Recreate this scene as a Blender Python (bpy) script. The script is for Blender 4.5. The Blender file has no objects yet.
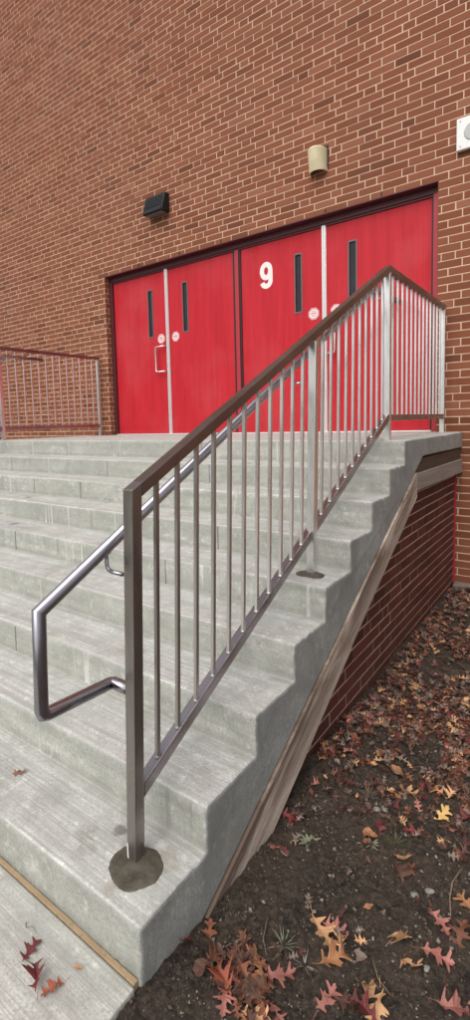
import bpy, bmesh, math, random
from mathutils import Vector, Matrix, noise
R = math.radians
C = bpy.context.scene.collection
scn = bpy.context.scene

# ------------------------------------------------------------------ camera
cam_d = bpy.data.cameras.new('camera')
cam = bpy.data.objects.new('camera', cam_d); C.objects.link(cam)
cam_d.sensor_fit = 'VERTICAL'; cam_d.sensor_height = 24.0
cam_d.lens = 24.0 * 505.86 / 1020.0
cam_d.shift_x = 0.0217; cam_d.shift_y = -0.0435
cam_d.clip_start = 0.02; cam_d.clip_end = 500
rx, up, bk = ((0.799542, 0.599988, -0.027318), (-0.029193, 0.084252, 0.996017), (0.5999, -0.79556, 0.084878))
cam.matrix_world = Matrix(((rx[0], up[0], bk[0], 0.92581), (rx[1], up[1], bk[1], -4.90918), (rx[2], up[2], bk[2], 0.14257), (0, 0, 0, 1)))
scn.camera = cam
FPX, PCX, PCY = 505.86, 212.92, 465.62
def project(P):                       # pixel of a world point, used only to know which repeats are in view
    d = Vector(P) - cam.matrix_world.translation
    z = -d.dot(Vector(bk))
    if z < .05: return (-9999, -9999, z)
    return (PCX + FPX * d.dot(Vector(rx)) / z, PCY - FPX * d.dot(Vector(up)) / z, z)

# ------------------------------------------------------------------ world and sun (overcast)
w = bpy.data.worlds.new('World'); scn.world = w; w.use_nodes = True
nt = w.node_tree; nt.nodes.clear()
sky = nt.nodes.new('ShaderNodeTexSky'); sky.sky_type = 'NISHITA'; sky.sun_disc = False
SUN_EL, SUN_AZ = 50, 176              # degrees; azimuth clockwise from +Y
sky.sun_elevation = R(SUN_EL); sky.sun_rotation = R(SUN_AZ)
sky.air_density = 1.0; sky.dust_density = 4.0; sky.ozone_density = 1.0
hs = nt.nodes.new('ShaderNodeHueSaturation'); hs.inputs['Saturation'].default_value = 0.25
bg = nt.nodes.new('ShaderNodeBackground'); bg.inputs['Strength'].default_value = 0.15
wo = nt.nodes.new('ShaderNodeOutputWorld')
nt.links.new(sky.outputs[0], hs.inputs['Color']); nt.links.new(hs.outputs[0], bg.inputs['Color']); nt.links.new(bg.outputs[0], wo.inputs['Surface'])
sl = bpy.data.lights.new('sun', 'SUN'); sl.energy = 1.2; sl.angle = R(62); sl.color = (1, .96, .9)
so = bpy.data.objects.new('sun', sl); C.objects.link(so)
sd = Vector((math.sin(R(SUN_AZ)) * math.cos(R(SUN_EL)), math.cos(R(SUN_AZ)) * math.cos(R(SUN_EL)), math.sin(R(SUN_EL))))
so.rotation_euler = (-sd).to_track_quat('-Z', 'Y').to_euler()
scn.view_settings.view_transform = 'Standard'; scn.view_settings.look = 'None'
scn.view_settings.exposure = 0.12; scn.view_settings.gamma = 1.0
scn.view_settings.use_curve_mapping = False

# ------------------------------------------------------------------ helpers
def tag(o, label=None, cat=None, group=None, kind=None):
    if label: o['label'] = label
    if cat: o['category'] = cat
    if group: o['group'] = group
    if kind: o['kind'] = kind
    return o
def empty(name, loc, label, cat, group=None):
    o = bpy.data.objects.new(name, None); C.objects.link(o); o.location = loc
    return tag(o, label, cat, group)
def link(name, me, mats, parent=None, smooth=False):
    if not isinstance(mats, (list, tuple)): mats = [mats]
    for m in mats: me.materials.append(m)
    if smooth:
        me.polygons.foreach_set('use_smooth', [True] * len(me.polygons))
    o = bpy.data.objects.new(name, me); C.objects.link(o)
    if parent:
        o.parent = parent
        o.matrix_parent_inverse = Matrix.Identity(4)
        q = parent; off = Vector((0, 0, 0))
        while q: off += q.location; q = q.parent
        o.location = -off                         # meshes are written in world coordinates
    return o
class MB:
    """collects shapes in world coordinates, then links ONE mesh"""
    def __init__(s): s.v = []; s.f = []; s.m = []
    def add(s, vs, fs, mi=0):
        b = len(s.v); s.v += [tuple(v) for v in vs]; s.f += [tuple(b + i for i in f) for f in fs]; s.m += [mi] * len(fs)
    def box(s, a, b, mi=0):
        (x0, y0, z0), (x1, y1, z1) = a, b
        s.add([(x0,y0,z0),(x1,y0,z0),(x1,y1,z0),(x0,y1,z0),(x0,y0,z1),(x1,y0,z1),(x1,y1,z1),(x0,y1,z1)],
              [(0,3,2,1),(4,5,6,7),(0,1,5,4),(1,2,6,5),(2,3,7,6),(3,0,4,7)], mi)
    def tube(s, pts, r, n=14, caps=True, mi=0):
        pts = [Vector(p) for p in pts]; rings = []
        t0 = (pts[1] - pts[0]).normalized()
        a = t0.orthogonal().normalized()
        for i, p in enumerate(pts):
            if i == 0: t = pts[1] - pts[0]
            elif i == len(pts) - 1: t = pts[-1] - pts[-2]
            else: t = (pts[i+1] - p).normalized() + (p - pts[i-1]).normalized()
            t.normalize(); a = (a - t * a.dot(t)).normalized(); b = t.cross(a)
            k = 1.0
            if 0 < i < len(pts) - 1:
                c = (pts[i+1] - p).normalized().dot(t); k = 1 / max(c, .5)
                bend = ((pts[i+1] - p).normalized() - (p - pts[i-1]).normalized())
                bend = bend.normalized() if bend.length > 1e-6 else None
            else: bend = None
            rr = r[i] if isinstance(r, (list, tuple)) else r
            ring = []
            for j in range(n):
                d = a * math.cos(2*math.pi*j/n) * rr + b * math.sin(2*math.pi*j/n) * rr
                if bend is not None: d += bend * d.dot(bend) * (k - 1)
                ring.append(p + d)
            rings.append(ring)
        vs = [v for ring in rings for v in ring]; fs = []
        for i in range(len(rings) - 1):
            for j in range(n): fs.append((i*n+j, i*n+(j+1) % n, (i+1)*n+(j+1) % n, (i+1)*n+j))
        if caps: fs.append(tuple(range(n))[::-1]); fs.append(tuple((len(rings)-1)*n + j for j in range(n)))
        s.add(vs, fs, mi)
    def prism(s, poly, axis, lo, hi, mi=0):
        """poly of 2-D points swept along an axis; axis 0: poly=(y,z), 1: (x,z), 2: (x,y)"""
        def P(u, v, w_): return [(w_,u,v),(u,w_,v),(u,v,w_)][axis]
        n = len(poly)
        vs = [P(u, v, lo) for u, v in poly] + [P(u, v, hi) for u, v in poly]
        fs = [tuple(range(n))[::-1], tuple(range(n, 2*n))] + [(i, (i+1) % n, n+(i+1) % n, n+i) for i in range(n)]
        s.add(vs, fs, mi)
    def build(s, name, mats, parent=None, bevel=0, smooth=False, seg=2):
        me = bpy.data.meshes.new(name); me.from_pydata(s.v, [], s.f)
        me.polygons.foreach_set('material_index', s.m)
        bm = bmesh.new(); bm.from_mesh(me)
        bmesh.ops.recalc_face_normals(bm, faces=bm.faces)
        if bevel:
            es = [e for e in bm.edges if len(e.link_faces) == 2 and e.calc_face_angle(0) > .5]
            bmesh.ops.bevel(bm, geom=es, offset=bevel, segments=seg, profile=.6, affect='EDGES')
        bm.to_mesh(me); bm.free()
        return link(name, me, mats, parent, smooth)

# ------------------------------------------------------------------ materials
class NT:
    def __init__(s, name):
        s.mat = bpy.data.materials.new(name); s.mat.use_nodes = True
        s.t = s.mat.node_tree; s.b = s.t.nodes['Principled BSDF']
        s.co = s.t.nodes.new('ShaderNodeTexCoord').outputs['Object']
    def n(s, typ, **k):
        nd = s.t.nodes.new(typ)
        for a, v in k.items(): setattr(nd, a, v)
        return nd
    def l(s, a, b): s.t.links.new(a, b)
    def map(s, scale=(1,1,1), loc=(0,0,0), rot=(0,0,0)):
        m = s.n('ShaderNodeMapping'); m.inputs['Scale'].default_value = scale; m.inputs['Location'].default_value = loc; m.inputs['Rotation'].default_value = rot
        s.l(s.co, m.inputs['Vector']); return m.outputs[0]
    def noise(s, sc, vec=None, det=4, rough=.55, dist=0):
        x = s.n('ShaderNodeTexNoise'); x.inputs['Scale'].default_value = sc; x.inputs['Detail'].default_value = det; x.inputs['Roughness'].default_value = rough; x.inputs['Distortion'].default_value = dist
        s.l(vec if vec is not None else s.co, x.inputs['Vector']); return x.outputs['Fac']
    def voro(s, sc, vec=None):
        x = s.n('ShaderNodeTexVoronoi'); x.inputs['Scale'].default_value = sc
        s.l(vec if vec is not None else s.co, x.inputs['Vector']); return x
    def ramp(s, f, stops, interp='LINEAR'):
        r = s.n('ShaderNodeValToRGB'); r.color_ramp.interpolation = interp
        e = r.color_ramp.elements
        while len(e) < len(stops): e.new(.5)
        for i, (p, c) in enumerate(stops):
            e[i].position = p; e[i].color = (c, c, c, 1) if isinstance(c, (int, float)) else (*c, 1)
        s.l(f, r.inputs[0]); return r.outputs[0]
    def mix(s, f, a, b, mode='MIX'):
        m = s.n('ShaderNodeMix', data_type='RGBA', blend_type=mode)
        for sock, v in ((m.inputs[0], f), (m.inputs[6], a), (m.inputs[7], b)):
            if isinstance(v, (int, float)): sock.default_value = v if sock.type == 'VALUE' else (v, v, v, 1)
            elif isinstance(v, tuple): sock.default_value = (*v, 1)
            else: s.l(v, sock)
        return m.outputs[2]
    def math(s, op, a, b=0.0):
        m = s.n('ShaderNodeMath', operation=op)
        for i, v in enumerate((a, b)):
            if isinstance(v, (int, float)): m.inputs[i].default_value = v
            else: s.l(v, m.inputs[i])
        return m.outputs[0]
    def bump(s, h, dist, strength=1.0, prev=None):
        b = s.n('ShaderNodeBump'); b.inputs['Distance'].default_value = dist; b.inputs['Strength'].default_value = strength
        s.l(h, b.inputs['Height'])
        if prev is not None: s.l(prev, b.inputs['Normal'])
        return b.outputs[0]
    def attr(s, name):
        a = s.n('ShaderNodeAttribute', attribute_name=name); return a.outputs['Fac']
    def out(s, col=None, rough=None, nrm=None, metal=None, **k):
        for v, nm in ((col, 'Base Color'), (rough, 'Roughness'), (nrm, 'Normal'), (metal, 'Metallic')):
            if v is None: continue
            sk = s.b.inputs[nm]
            if isinstance(v, (int, float)): sk.default_value = v
            elif isinstance(v, tuple): sk.default_value = (*v, 1)
            else: s.l(v, sk)
        for a, v in k.items(): s.b.inputs[a.replace('_', ' ')].default_value = v
        return s.mat
def plain(name, col, rough=.5, metal=0, var=.12, sc=30):
    m = NT(name); f = m.noise(sc)
    c = m.mix(f, tuple(x*(1-var) for x in col), tuple(min(1, x*(1+var)) for x in col))
    return m.out(c, rough, m.bump(m.noise(sc*4), .0006, .5), metal)

def brick_mat(name, stops, dirt=.25):
    m = NT(name); t = m.attr('tone')
    base = m.ramp(t, stops)
    g = m.noise(260, det=3)
    base = m.mix(m.ramp(g, [(.35, 0), (.75, .35)]), base, m.mix(.5, base, (.07, .03, .025)))
    big = m.noise(.8, det=5)
    base = m.mix(m.ramp(big, [(.35, 0), (.7, dirt)]), base, m.mix(.5, base, (.16, .12, .09)))
    drip = m.noise(1, m.map((3.2, 3.2, .35)), det=6, rough=.6)
    base = m.mix(m.ramp(drip, [(.50, 0), (.72, .38)]), base, m.mix(.35, base, (.10, .065, .05)))
    base = m.mix(m.ramp(m.noise(90, det=5, rough=.75), [(.56, 0), (.7, .5)]), base, m.mix(.5, base, (.06, .03, .022)))
    nr = m.bump(g, .0012, .8); nr = m.bump(m.noise(40), .002, .5, nr)
    return m.out(base, .9, nr, Specular_IOR_Level=.2)
M = {}
M['brick'] = brick_mat('brick red brown', [(0, (.12,.040,.023)), (.3, (.205,.066,.034)), (.55, (.25,.083,.043)), (.8, (.285,.102,.055)), (1, (.32,.13,.078))])
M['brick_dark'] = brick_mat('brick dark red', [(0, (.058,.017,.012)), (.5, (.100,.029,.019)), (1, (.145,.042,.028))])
def mortar(name, a, b):
    m = NT(name)
    c = m.mix(m.noise(6, det=5), a, b); c = m.mix(m.ramp(m.noise(400), [(.4, 0), (.8, .4)]), c, tuple(x*.6 for x in a))
    return m.out(c, .95, m.bump(m.noise(300), .002, .7))
M['mortar'] = mortar('mortar tan', (.62,.43,.29), (.80,.58,.41))
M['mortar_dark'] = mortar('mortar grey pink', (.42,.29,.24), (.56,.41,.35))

def concrete(name, a, b, kind):
    m = NT(name)
    big = m.noise(1.7, det=6, rough=.6); mid = m.noise(9, det=5); fine = m.noise(140, det=3)
    c = m.mix(m.ramp(big, [(.3, 0), (.7, 1)]), a, b)
    c = m.mix(m.ramp(mid, [(.42, 0), (.68, .55)]), c, tuple(x*.66 for x in a))
    c = m.mix(m.ramp(fine, [(.34, .55), (.52, 0)]), c, tuple(x*.50 for x in a))
    c = m.mix(m.ramp(m.noise(75, det=4, rough=.75), [(.30, .7), (.42, 0)]), c, tuple(x*.45 for x in a))
    c = m.mix(m.ramp(m.noise(48, det=6, rough=.7), [(.57, 0), (.68, .45)]), c, tuple(x*.6 for x in a))
    c = m.mix(m.ramp(m.noise(23, det=6, rough=.7), [(.55, 0), (.66, .6)]), c, tuple(min(1, x*1.3) for x in b))
    sp = m.voro(85); c = m.mix(m.ramp(sp.outputs['Distance'], [(.06, .6), (.12, 0)]), c, (.14,.13,.12))   # little air holes and specks
    nr = m.bump(fine, .0012, .7)
    if kind in ('tread', 'walk'):
        br = m.noise(1, m.map((1.3, 150, 40)) , det=4, rough=.8)          # broom drag lines along the step
        nr = m.bump(br, .0018, .8, nr)
        c = m.mix(m.ramp(br, [(.38, .75), (.56, 0)]), c, tuple(x*.62 for x in a))
        wide = m.noise(1, m.map((.8, 26, 3)), det=5)
        c = m.mix(m.ramp(wide, [(.48, 0), (.66, .6)]), c, tuple(x*.62 for x in a))
        st = m.noise(3.1, det=7, rough=.65, dist=.8)
        c = m.mix(m.ramp(st, [(.56, 0), (.68, .5)]), c, (.30,.275,.23))
    if kind == 'tread':
        for (x, y, z, r, k, dk) in SPOTS:
            ds = m.n('ShaderNodeVectorMath', operation='DISTANCE'); m.l(m.map(), ds.inputs[0]); ds.inputs[1].default_value = (x, y, z)
            q = m.math('ADD', ds.outputs['Value'], m.math('MULTIPLY', m.math('SUBTRACT', m.noise(28, m.map((.45, 1.3, 1)), det=6, rough=.7), .5), r*2.6))
            c = m.mix(m.ramp(q, [(r*.55, k), (r, 0)]), c, dk)
    if kind in ('tread', 'riser', 'side'):
        # grime caught in the corner where each riser meets the tread below, and pale worn nosings
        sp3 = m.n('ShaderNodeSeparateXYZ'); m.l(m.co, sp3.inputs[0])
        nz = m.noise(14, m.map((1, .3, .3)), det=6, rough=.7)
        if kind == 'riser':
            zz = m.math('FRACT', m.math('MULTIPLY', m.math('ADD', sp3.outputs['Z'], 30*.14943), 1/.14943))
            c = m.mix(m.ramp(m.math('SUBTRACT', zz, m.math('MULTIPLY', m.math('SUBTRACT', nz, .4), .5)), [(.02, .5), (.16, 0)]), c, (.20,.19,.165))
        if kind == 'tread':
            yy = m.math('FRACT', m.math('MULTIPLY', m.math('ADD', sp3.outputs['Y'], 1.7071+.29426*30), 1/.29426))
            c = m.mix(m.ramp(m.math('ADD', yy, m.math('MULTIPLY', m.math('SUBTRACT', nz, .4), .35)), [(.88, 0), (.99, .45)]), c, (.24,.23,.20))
    if kind == 'riser':
        pl = m.noise(1, m.map((.9, 1, 14), (3, 0, 0)), det=4)
        c = m.mix(m.ramp(pl, [(.40, .45), (.6, 0)]), c, tuple(x*.68 for x in a))
        hl = m.noise(1, m.map((5, 1, 190)), det=3); nr = m.bump(hl, .0012, .6, nr)
        c = m.mix(m.ramp(hl, [(.35, .25), (.6, 0)]), c, tuple(x*.65 for x in a))
        pz = m.n('ShaderNodeTexBrick')                                     # patch-like form panels of slightly different tone
        sx = m.noise(1, m.map((46, .5, 1.8)), det=2)                       # pale runs down the riser
        msk = m.noise(1, m.map((1.6, .9, .1), (7, 2, 0)), det=2)
        runs = m.math('MULTIPLY', m.ramp(sx, [(.58, 0), (.64, 1)]), m.ramp(msk, [(.60, 0), (.66, .8)]))
        c = m.mix(runs, c, (.60,.59,.55))
        vx = m.noise(1, m.map((60, .5, 2.2), (2, 0, 0)), det=2)
        runs = m.math('MULTIPLY', m.ramp(vx, [(.57, 0), (.66, .6)]), m.ramp(m.noise(1, m.map((1.3, .9, .1), (17, 5, 0)), det=2), [(.58, 0), (.66, .8)]))
        c = m.mix(runs, c, (.20,.195,.18))
    if kind == 'side':
        hl = m.noise(1, m.map((1, 70, 8)), det=4); nr = m.bump(hl, .001, .5, nr)
        c = m.mix(m.ramp(hl, [(.35, .3), (.6, 0)]), c, tuple(x*.7 for x in a))
        c = m.mix(m.ramp(m.noise(3.0, det=7, dist=.5), [(.42, 0), (.62, .6)]), c, tuple(x*.62 for x in a))
    return m.out(c, .85, nr)
SPOTS = [(-.372,-3.942,-1.195,.045,.35,(.16,.14,.11)), (-.33,-3.975,-1.195,.045,.35,(.16,.14,.11)), (-.29,-3.86,-1.195,.03,.7,(.10,.09,.08)),
         (-.155,-4.02,-1.195,.03,.35,(.30,.22,.14)), (-.9,-3.95,-1.195,.12,.22,(.22,.2,.18)), (-.62,-3.9,-1.195,.09,.22,(.2,.18,.16)),
         (-.75,-3.35,-.897,.08,.4,(.32,.25,.18)), (-1.5,-2.8,-.598,.1,.4,(.27,.22,.16)), (-2.65,-2.75,-.598,.05,.6,(.1,.09,.08)), (-2.9,-2.45,-.448,.05,.6,(.1,.09,.08)),
         (-.09,-3.86,-1.195,.05,.4,(.25,.21,.13)), (-1.2,-2.45,-.448,.12,.3,(.27,.24,.2)), (-.5,-2.9,-.747,.1,.35,(.3,.27,.22))]
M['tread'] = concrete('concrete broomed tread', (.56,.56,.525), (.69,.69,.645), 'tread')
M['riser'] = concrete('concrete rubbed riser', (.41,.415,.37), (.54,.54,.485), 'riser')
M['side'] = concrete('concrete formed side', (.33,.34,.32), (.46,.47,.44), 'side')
M['walk'] = concrete('concrete sidewalk', (.54,.53,.485), (.66,.645,.59), 'walk')
M['joint'] = plain('dark joint line', (.19,.185,.165), .95, sc=60)
M['joint_pale'] = plain('pale joint line', (.55,.54,.50), .95, sc=60)
M['ledge'] = concrete('footing concrete', (.22,.18,.15), (.32,.27,.23), 'plain')
def grout():
    m = NT('damp dark grout')
    c = m.mix(m.ramp(m.noise(22, det=6, rough=.65), [(.35, 0), (.65, 1)]), (.050,.043,.030), (.115,.098,.072))
    c = m.mix(m.ramp(m.noise(210), [(.6, 0), (.75, .7)]), c, (.16,.14,.11))
    return m.out(c, .72, m.bump(m.noise(70, det=6), .004, .9))
M['grout'] = grout()
def tanstrip():
    m = NT('fibre expansion strip')
    c = m.mix(m.noise(1, m.map((9, 90, 90)), det=5), (.25,.17,.095), (.44,.33,.205))
    c = m.mix(m.ramp(m.noise(60, det=5), [(.55, 0), (.7, .5)]), c, (.17,.11,.06))
    return m.out(c, .95, m.bump(m.noise(120), .002, .8))
M['strip'] = tanstrip()

def paint_red(name, a, b):
    m = NT(name)
    c = m.mix(m.ramp(m.noise(1, m.map((14, 1, 1.1)), det=6, rough=.6), [(.3, 0), (.7, 1)]), a, b)
    c = m.mix(m.ramp(m.noise(1, m.map((30, 1, 1.6), (4, 0, 0)), det=5), [(.58, 0), (.75, .35)]), c, tuple(x*.62 for x in a))
    c = m.mix(m.ramp(m.noise(1.3, det=6), [(.50, 0), (.78, .22)]), c, (.60,.16,.16))
    sep = m.n('ShaderNodeSeparateXYZ'); m.l(m.co, sep.inputs[0])
    low = m.ramp(sep.outputs['Z'], [(.0, .55), (.18, .12), (.45, 0)])
    scuff = m.math('MULTIPLY', low, m.noise(1, m.map((9, 1, 22)), det=6))
    c = m.mix(scuff, c, (.30,.015,.018))
    return m.out(c, m.ramp(m.noise(3), [(.3, .42), (.7, .6)]), m.bump(m.noise(1, m.map((90, 1, 9)), det=4), .0006, .6), Specular_IOR_Level=.22)
M['red'] = paint_red('red door paint', (.44,.014,.024), (.54,.022,.034))
M['maroon'] = plain('maroon paint and frame shade', (.085,.016,.020), .5, sc=12)  # lintel paint; on the frame, shade painted in as a darker red
M['red_frame'] = plain('red frame paint', (.40,.022,.035), .45, sc=12)
M['black'] = plain('black gap', (.012,.010,.010), .6)
M['white'] = plain('white vinyl', (.82,.78,.76), .5, var=.04)
M['pink'] = plain('pink faded ink', (.62,.10,.14), .5)
M['alu'] = plain('bright aluminium', (.74,.73,.71), .38, .55, var=.06)
M['bead'] = plain('grey window bead', (.17,.10,.10), .5)
M['chrome'] = plain('polished pull steel', (.72,.68,.62), .25, .9)
def glass():
    m = NT('dark wired glass')
    c = m.mix(m.noise(5, det=3), (.010,.011,.014), (.035,.038,.045))
    return m.out(c, .16, Specular_IOR_Level=.28)
M['glass'] = glass()
def steel(name, a, b, rough, metal=.92, scl=(40, 40, 5), reflect_tint=None):
    m = NT(name)
    c = m.mix(m.ramp(m.noise(2.2, det=5), [(.35, 0), (.65, 1)]), a, b)
    if reflect_tint:                               # dark reflections of the near, lower end painted into the base colour
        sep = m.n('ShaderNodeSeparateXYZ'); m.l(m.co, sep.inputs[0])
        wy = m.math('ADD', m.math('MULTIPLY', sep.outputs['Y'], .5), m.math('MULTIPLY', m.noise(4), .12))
        c = m.mix(m.ramp(m.math('ADD', wy, 2.5), [(.52, 1), (.98, 0)]), c, reflect_tint)
    c = m.mix(m.ramp(m.noise(1, m.map(scl), det=5), [(.5, 0), (.75, .4)]), c, tuple(x*.6 for x in a))
    r = m.ramp(m.noise(1, m.map(scl, (3, 1, 2)), det=4), [(.3, rough*.8), (.7, rough*1.35)])
    return m.out(c, r, m.bump(m.noise(1, m.map(tuple(x*6 for x in scl)), det=3), .0003, .5), metal)
M['post'] = steel('mill steel post', (.72,.72,.70), (.82,.81,.79), .30, .9, reflect_tint=(.20,.175,.155))
M['rail_low'] = steel('bottom rail steel', (.30,.265,.275), (.40,.36,.38), .26, .92, (60, 6, 6))
M['rail'] = steel('brown tinted steel rail', (.19,.152,.14), (.27,.22,.205), .32, .85, (60, 6, 6))
M['pipe'] = steel('ground steel pipe', (.34,.325,.36), (.44,.42,.45), .27, .95, (90, 8, 8))
M['weld'] = plain('bright weld bead', (.48,.46,.44), .45, .9)

def wood():
    m = NT('weathered form board')
    ro = m.map(rot=(R(-26.9), 0, 0))
    def al(sc, loc=(0, 0, 0)):                   # along the board
        q = m.n('ShaderNodeMapping'); q.inputs['Scale'].default_value = sc; q.inputs['Location'].default_value = loc; m.l(ro, q.inputs['Vector']); return q.outputs[0]
    g = m.noise(1, al((1, 2.6, 26)), det=7, rough=.7, dist=2.2)
    c = m.ramp(g, [(.26, (.13,.080,.055)), (.40, (.47,.37,.29)), (.56, (.66,.56,.47)), (.8, (.74,.66,.57))])
    st = m.noise(1, al((1, 1.3, 7), (0, 3, 1)), det=6, dist=.6)
    sep = m.n('ShaderNodeSeparateXYZ'); m.l(ro, sep.inputs[0])
    up_ = m.ramp(m.math('ADD', sep.outputs['Z'], 0.0), [(.300, 0), (.455, 1)])   # stain soaked in from the top edge
    c = m.mix(m.math('MULTIPLY', m.ramp(st, [(.42, 0), (.54, 1)]), m.math('ADD', m.math('MULTIPLY', up_, .62), .22)), c, (.075,.036,.020))
    c = m.mix(m.ramp(m.noise(130), [(.55, 0), (.75, .5)]), c, (.15,.10,.07))
    return m.out(c, .85, m.bump(g, .004, .8))
M['wood'] = wood()
def wood2(name, a, b):
    m = NT(name)
    g = m.noise(1, m.map((1, 2, 45)), det=6, dist=.5)
    c = m.mix(g, a, b); c = m.mix(m.ramp(m.noise(1, m.map((1, 60, 3)), det=3), [(.6, 0), (.75, .4)]), c, tuple(x*.6 for x in a))
    return m.out(c, .88, m.bump(g, .003, .8))
M['wood_grey'] = wood2('grey weathered board', (.15,.12,.095), (.40,.36,.31))
M['wood_brown'] = wood2('dark brown wood', (.045,.026,.016), (.12,.075,.05))  # darker and browner than the lower board
def soil():
    m = NT('dark soil')
    c = m.mix(m.ramp(m.noise(5, det=7, rough=.65), [(.35, 0), (.65, 1)]), (.028,.019,.012), (.105,.073,.051))
    c = m.mix(m.ramp(m.noise(60, det=5, rough=.75), [(.46, 0), (.60, .8)]), c, (.165,.122,.088))
    v = m.voro(120); c = m.mix(m.ramp(v.outputs['Distance'], [(.10, .8), (.17, 0)]), c, (.18,.145,.11))
    c = m.mix(m.ramp(m.noise(34, det=7, rough=.75), [(.36, .8), (.48, 0)]), c, (.012,.008,.005))
    nr = m.bump(m.noise(55, det=8, rough=.8), .03, 1.0)
    return m.out(c, .95, m.bump(v.outputs['Distance'], .004, .4, nr))
M['soil'] = soil()
def leafmat(name, a, b):
    m = NT(name); oi = m.n('ShaderNodeObjectInfo')
    c = m.mix(m.ramp(m.noise(45, det=5), [(.35, 0), (.65, 1)]), a, b)
    c = m.mix(m.ramp(m.noise(160, det=3), [(.6, 0), (.72, .6)]), c, tuple(x*.35 for x in a))
    hsn = m.n('ShaderNodeHueSaturation'); m.l(c, hsn.inputs['Color'])
    m.l(m.math('ADD', m.math('MULTIPLY', oi.outputs['Random'], .5), .72), hsn.inputs['Value'])
    return m.out(hsn.outputs[0], .55, m.bump(m.noise(90, det=3), .002, .6))
LC = {'red': ((.24,.050,.030),(.38,.12,.065)), 'crimson': ((.15,.022,.024),(.26,.05,.048)), 'brown': ((.075,.034,.022),(.14,.066,.042)),
      'maroon': ((.070,.022,.018),(.125,.040,.030)), 'tan': ((.50,.27,.13),(.66,.38,.20)), 'orange': ((.42,.18,.08),(.55,.27,.13)),
      'yellow': ((.58,.34,.09),(.70,.48,.20)), 'pink': ((.34,.12,.10),(.48,.20,.155)), 'grey': ((.14,.10,.08),(.28,.21,.17)), 'rust': ((.17,.060,.032),(.27,.10,.052))}
LM = {k: leafmat('leaf ' + k, *v) for k, v in LC.items()}
M['stone'] = plain('pale stone', (.25,.235,.20), .9, var=.3, sc=60)
M['weed'] = plain('grey green leaf', (.20,.205,.14), .7, var=.3, sc=60)
M['grass'] = plain('grass blade green', (.10,.14,.05), .7, var=.3, sc=60)
M['twig'] = plain('dry twig', (.23,.16,.11), .9, var=.3)

# ------------------------------------------------------------------ dimensions (metres; landing top is z = 0, wall face y = 0, stair end x = 0)
D, T, H = 1.7071, 0.29426, 0.14943
NST = 8
SW = -5.0
GZ = -1.385
OPL, OPR, OPT = -4.57, -.225, 2.185

# ------------------------------------------------------------------ ground and sidewalk
def ground():
    def axis(segs):
        out = []
        for a, b, s in segs:
            n = max(1, int(round((b - a) / s))); out += [a + (b-a)*i/n for i in range(n)]
        return out + [segs[-1][1]]
    xs = axis([(-60,-10,10),(-10,-1,1),(-1,-.1,.1),(-.1,1.0,.011),(1.0,2.6,.05),(2.6,10,.8),(10,60,10)])
    ys = axis([(-60,-10,10),(-10,-5,.5),(-5,-4.3,.05),(-4.3,-2.5,.011),(-2.5,.3,.028),(.3,10,1.5),(10,60,10)])
    vs = []
    for y in ys:
        for x in xs:
            z = GZ
            d = 1 if (-.2 < x < 3 and -6 < y < .3) else 0
            if d:
                p = Vector((x, y, 0))
                z += .022 * noise.noise(p*1.6) + .016 * noise.noise(p*7) + .013*noise.noise(p*21) + .013*abs(noise.noise(p*48)) + .007*noise.noise(p*105)
                if x < .30 and y < -3.9: z += .022*min(1, (.30-x)/.25)*min(1, (-3.9-y)/.15)
            if x < -.03 and y < -4.0: z = GZ - .06
            elif x < -.12: z = GZ - .10
            vs.append((x, y, z))
    nx = len(xs)
    fs = [(j*nx+i, j*nx+i+1, (j+1)*nx+i+1, (j+1)*nx+i) for j in range(len(ys)-1) for i in range(nx-1)]
    me = bpy.data.meshes.new('ground'); me.from_pydata(vs, [], fs)
    return tag(link('ground', me, M['soil'], None, True), kind='structure'), vs
ground_o, _gv = ground()
from mathutils.bvhtree import BVHTree
_bvh = BVHTree.FromPolygons([v.co.copy() for v in ground_o.data.vertices], [tuple(p.vertices) for p in ground_o.data.polygons])
def gz(x, y):
    h = _bvh.ray_cast(Vector((x, y, 2)), Vector((0, 0, -1)))
    return (h[0].z, h[1]) if h[0] else (GZ, Vector((0, 0, 1)))
mb = MB()
for a, b in ((-1.62, -.004), (-3.26, -1.632), (-4.9, -3.272), (-8, -4.912)):
    mb.box((a, -7.5, -1.50), (b, -4.083, -1.3449))
tag(mb.build('sidewalk', M['walk'], None, .006), kind='structure')
mb = MB(); mb.box((-5.0, -4.0805, -1.46), (-.010, -4.0640, -1.3440))
tag(mb.build('expansion_strip', M['strip'], None, .003), 'tan fibre expansion strip between the sidewalk and the bottom step', 'expansion strip')

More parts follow.
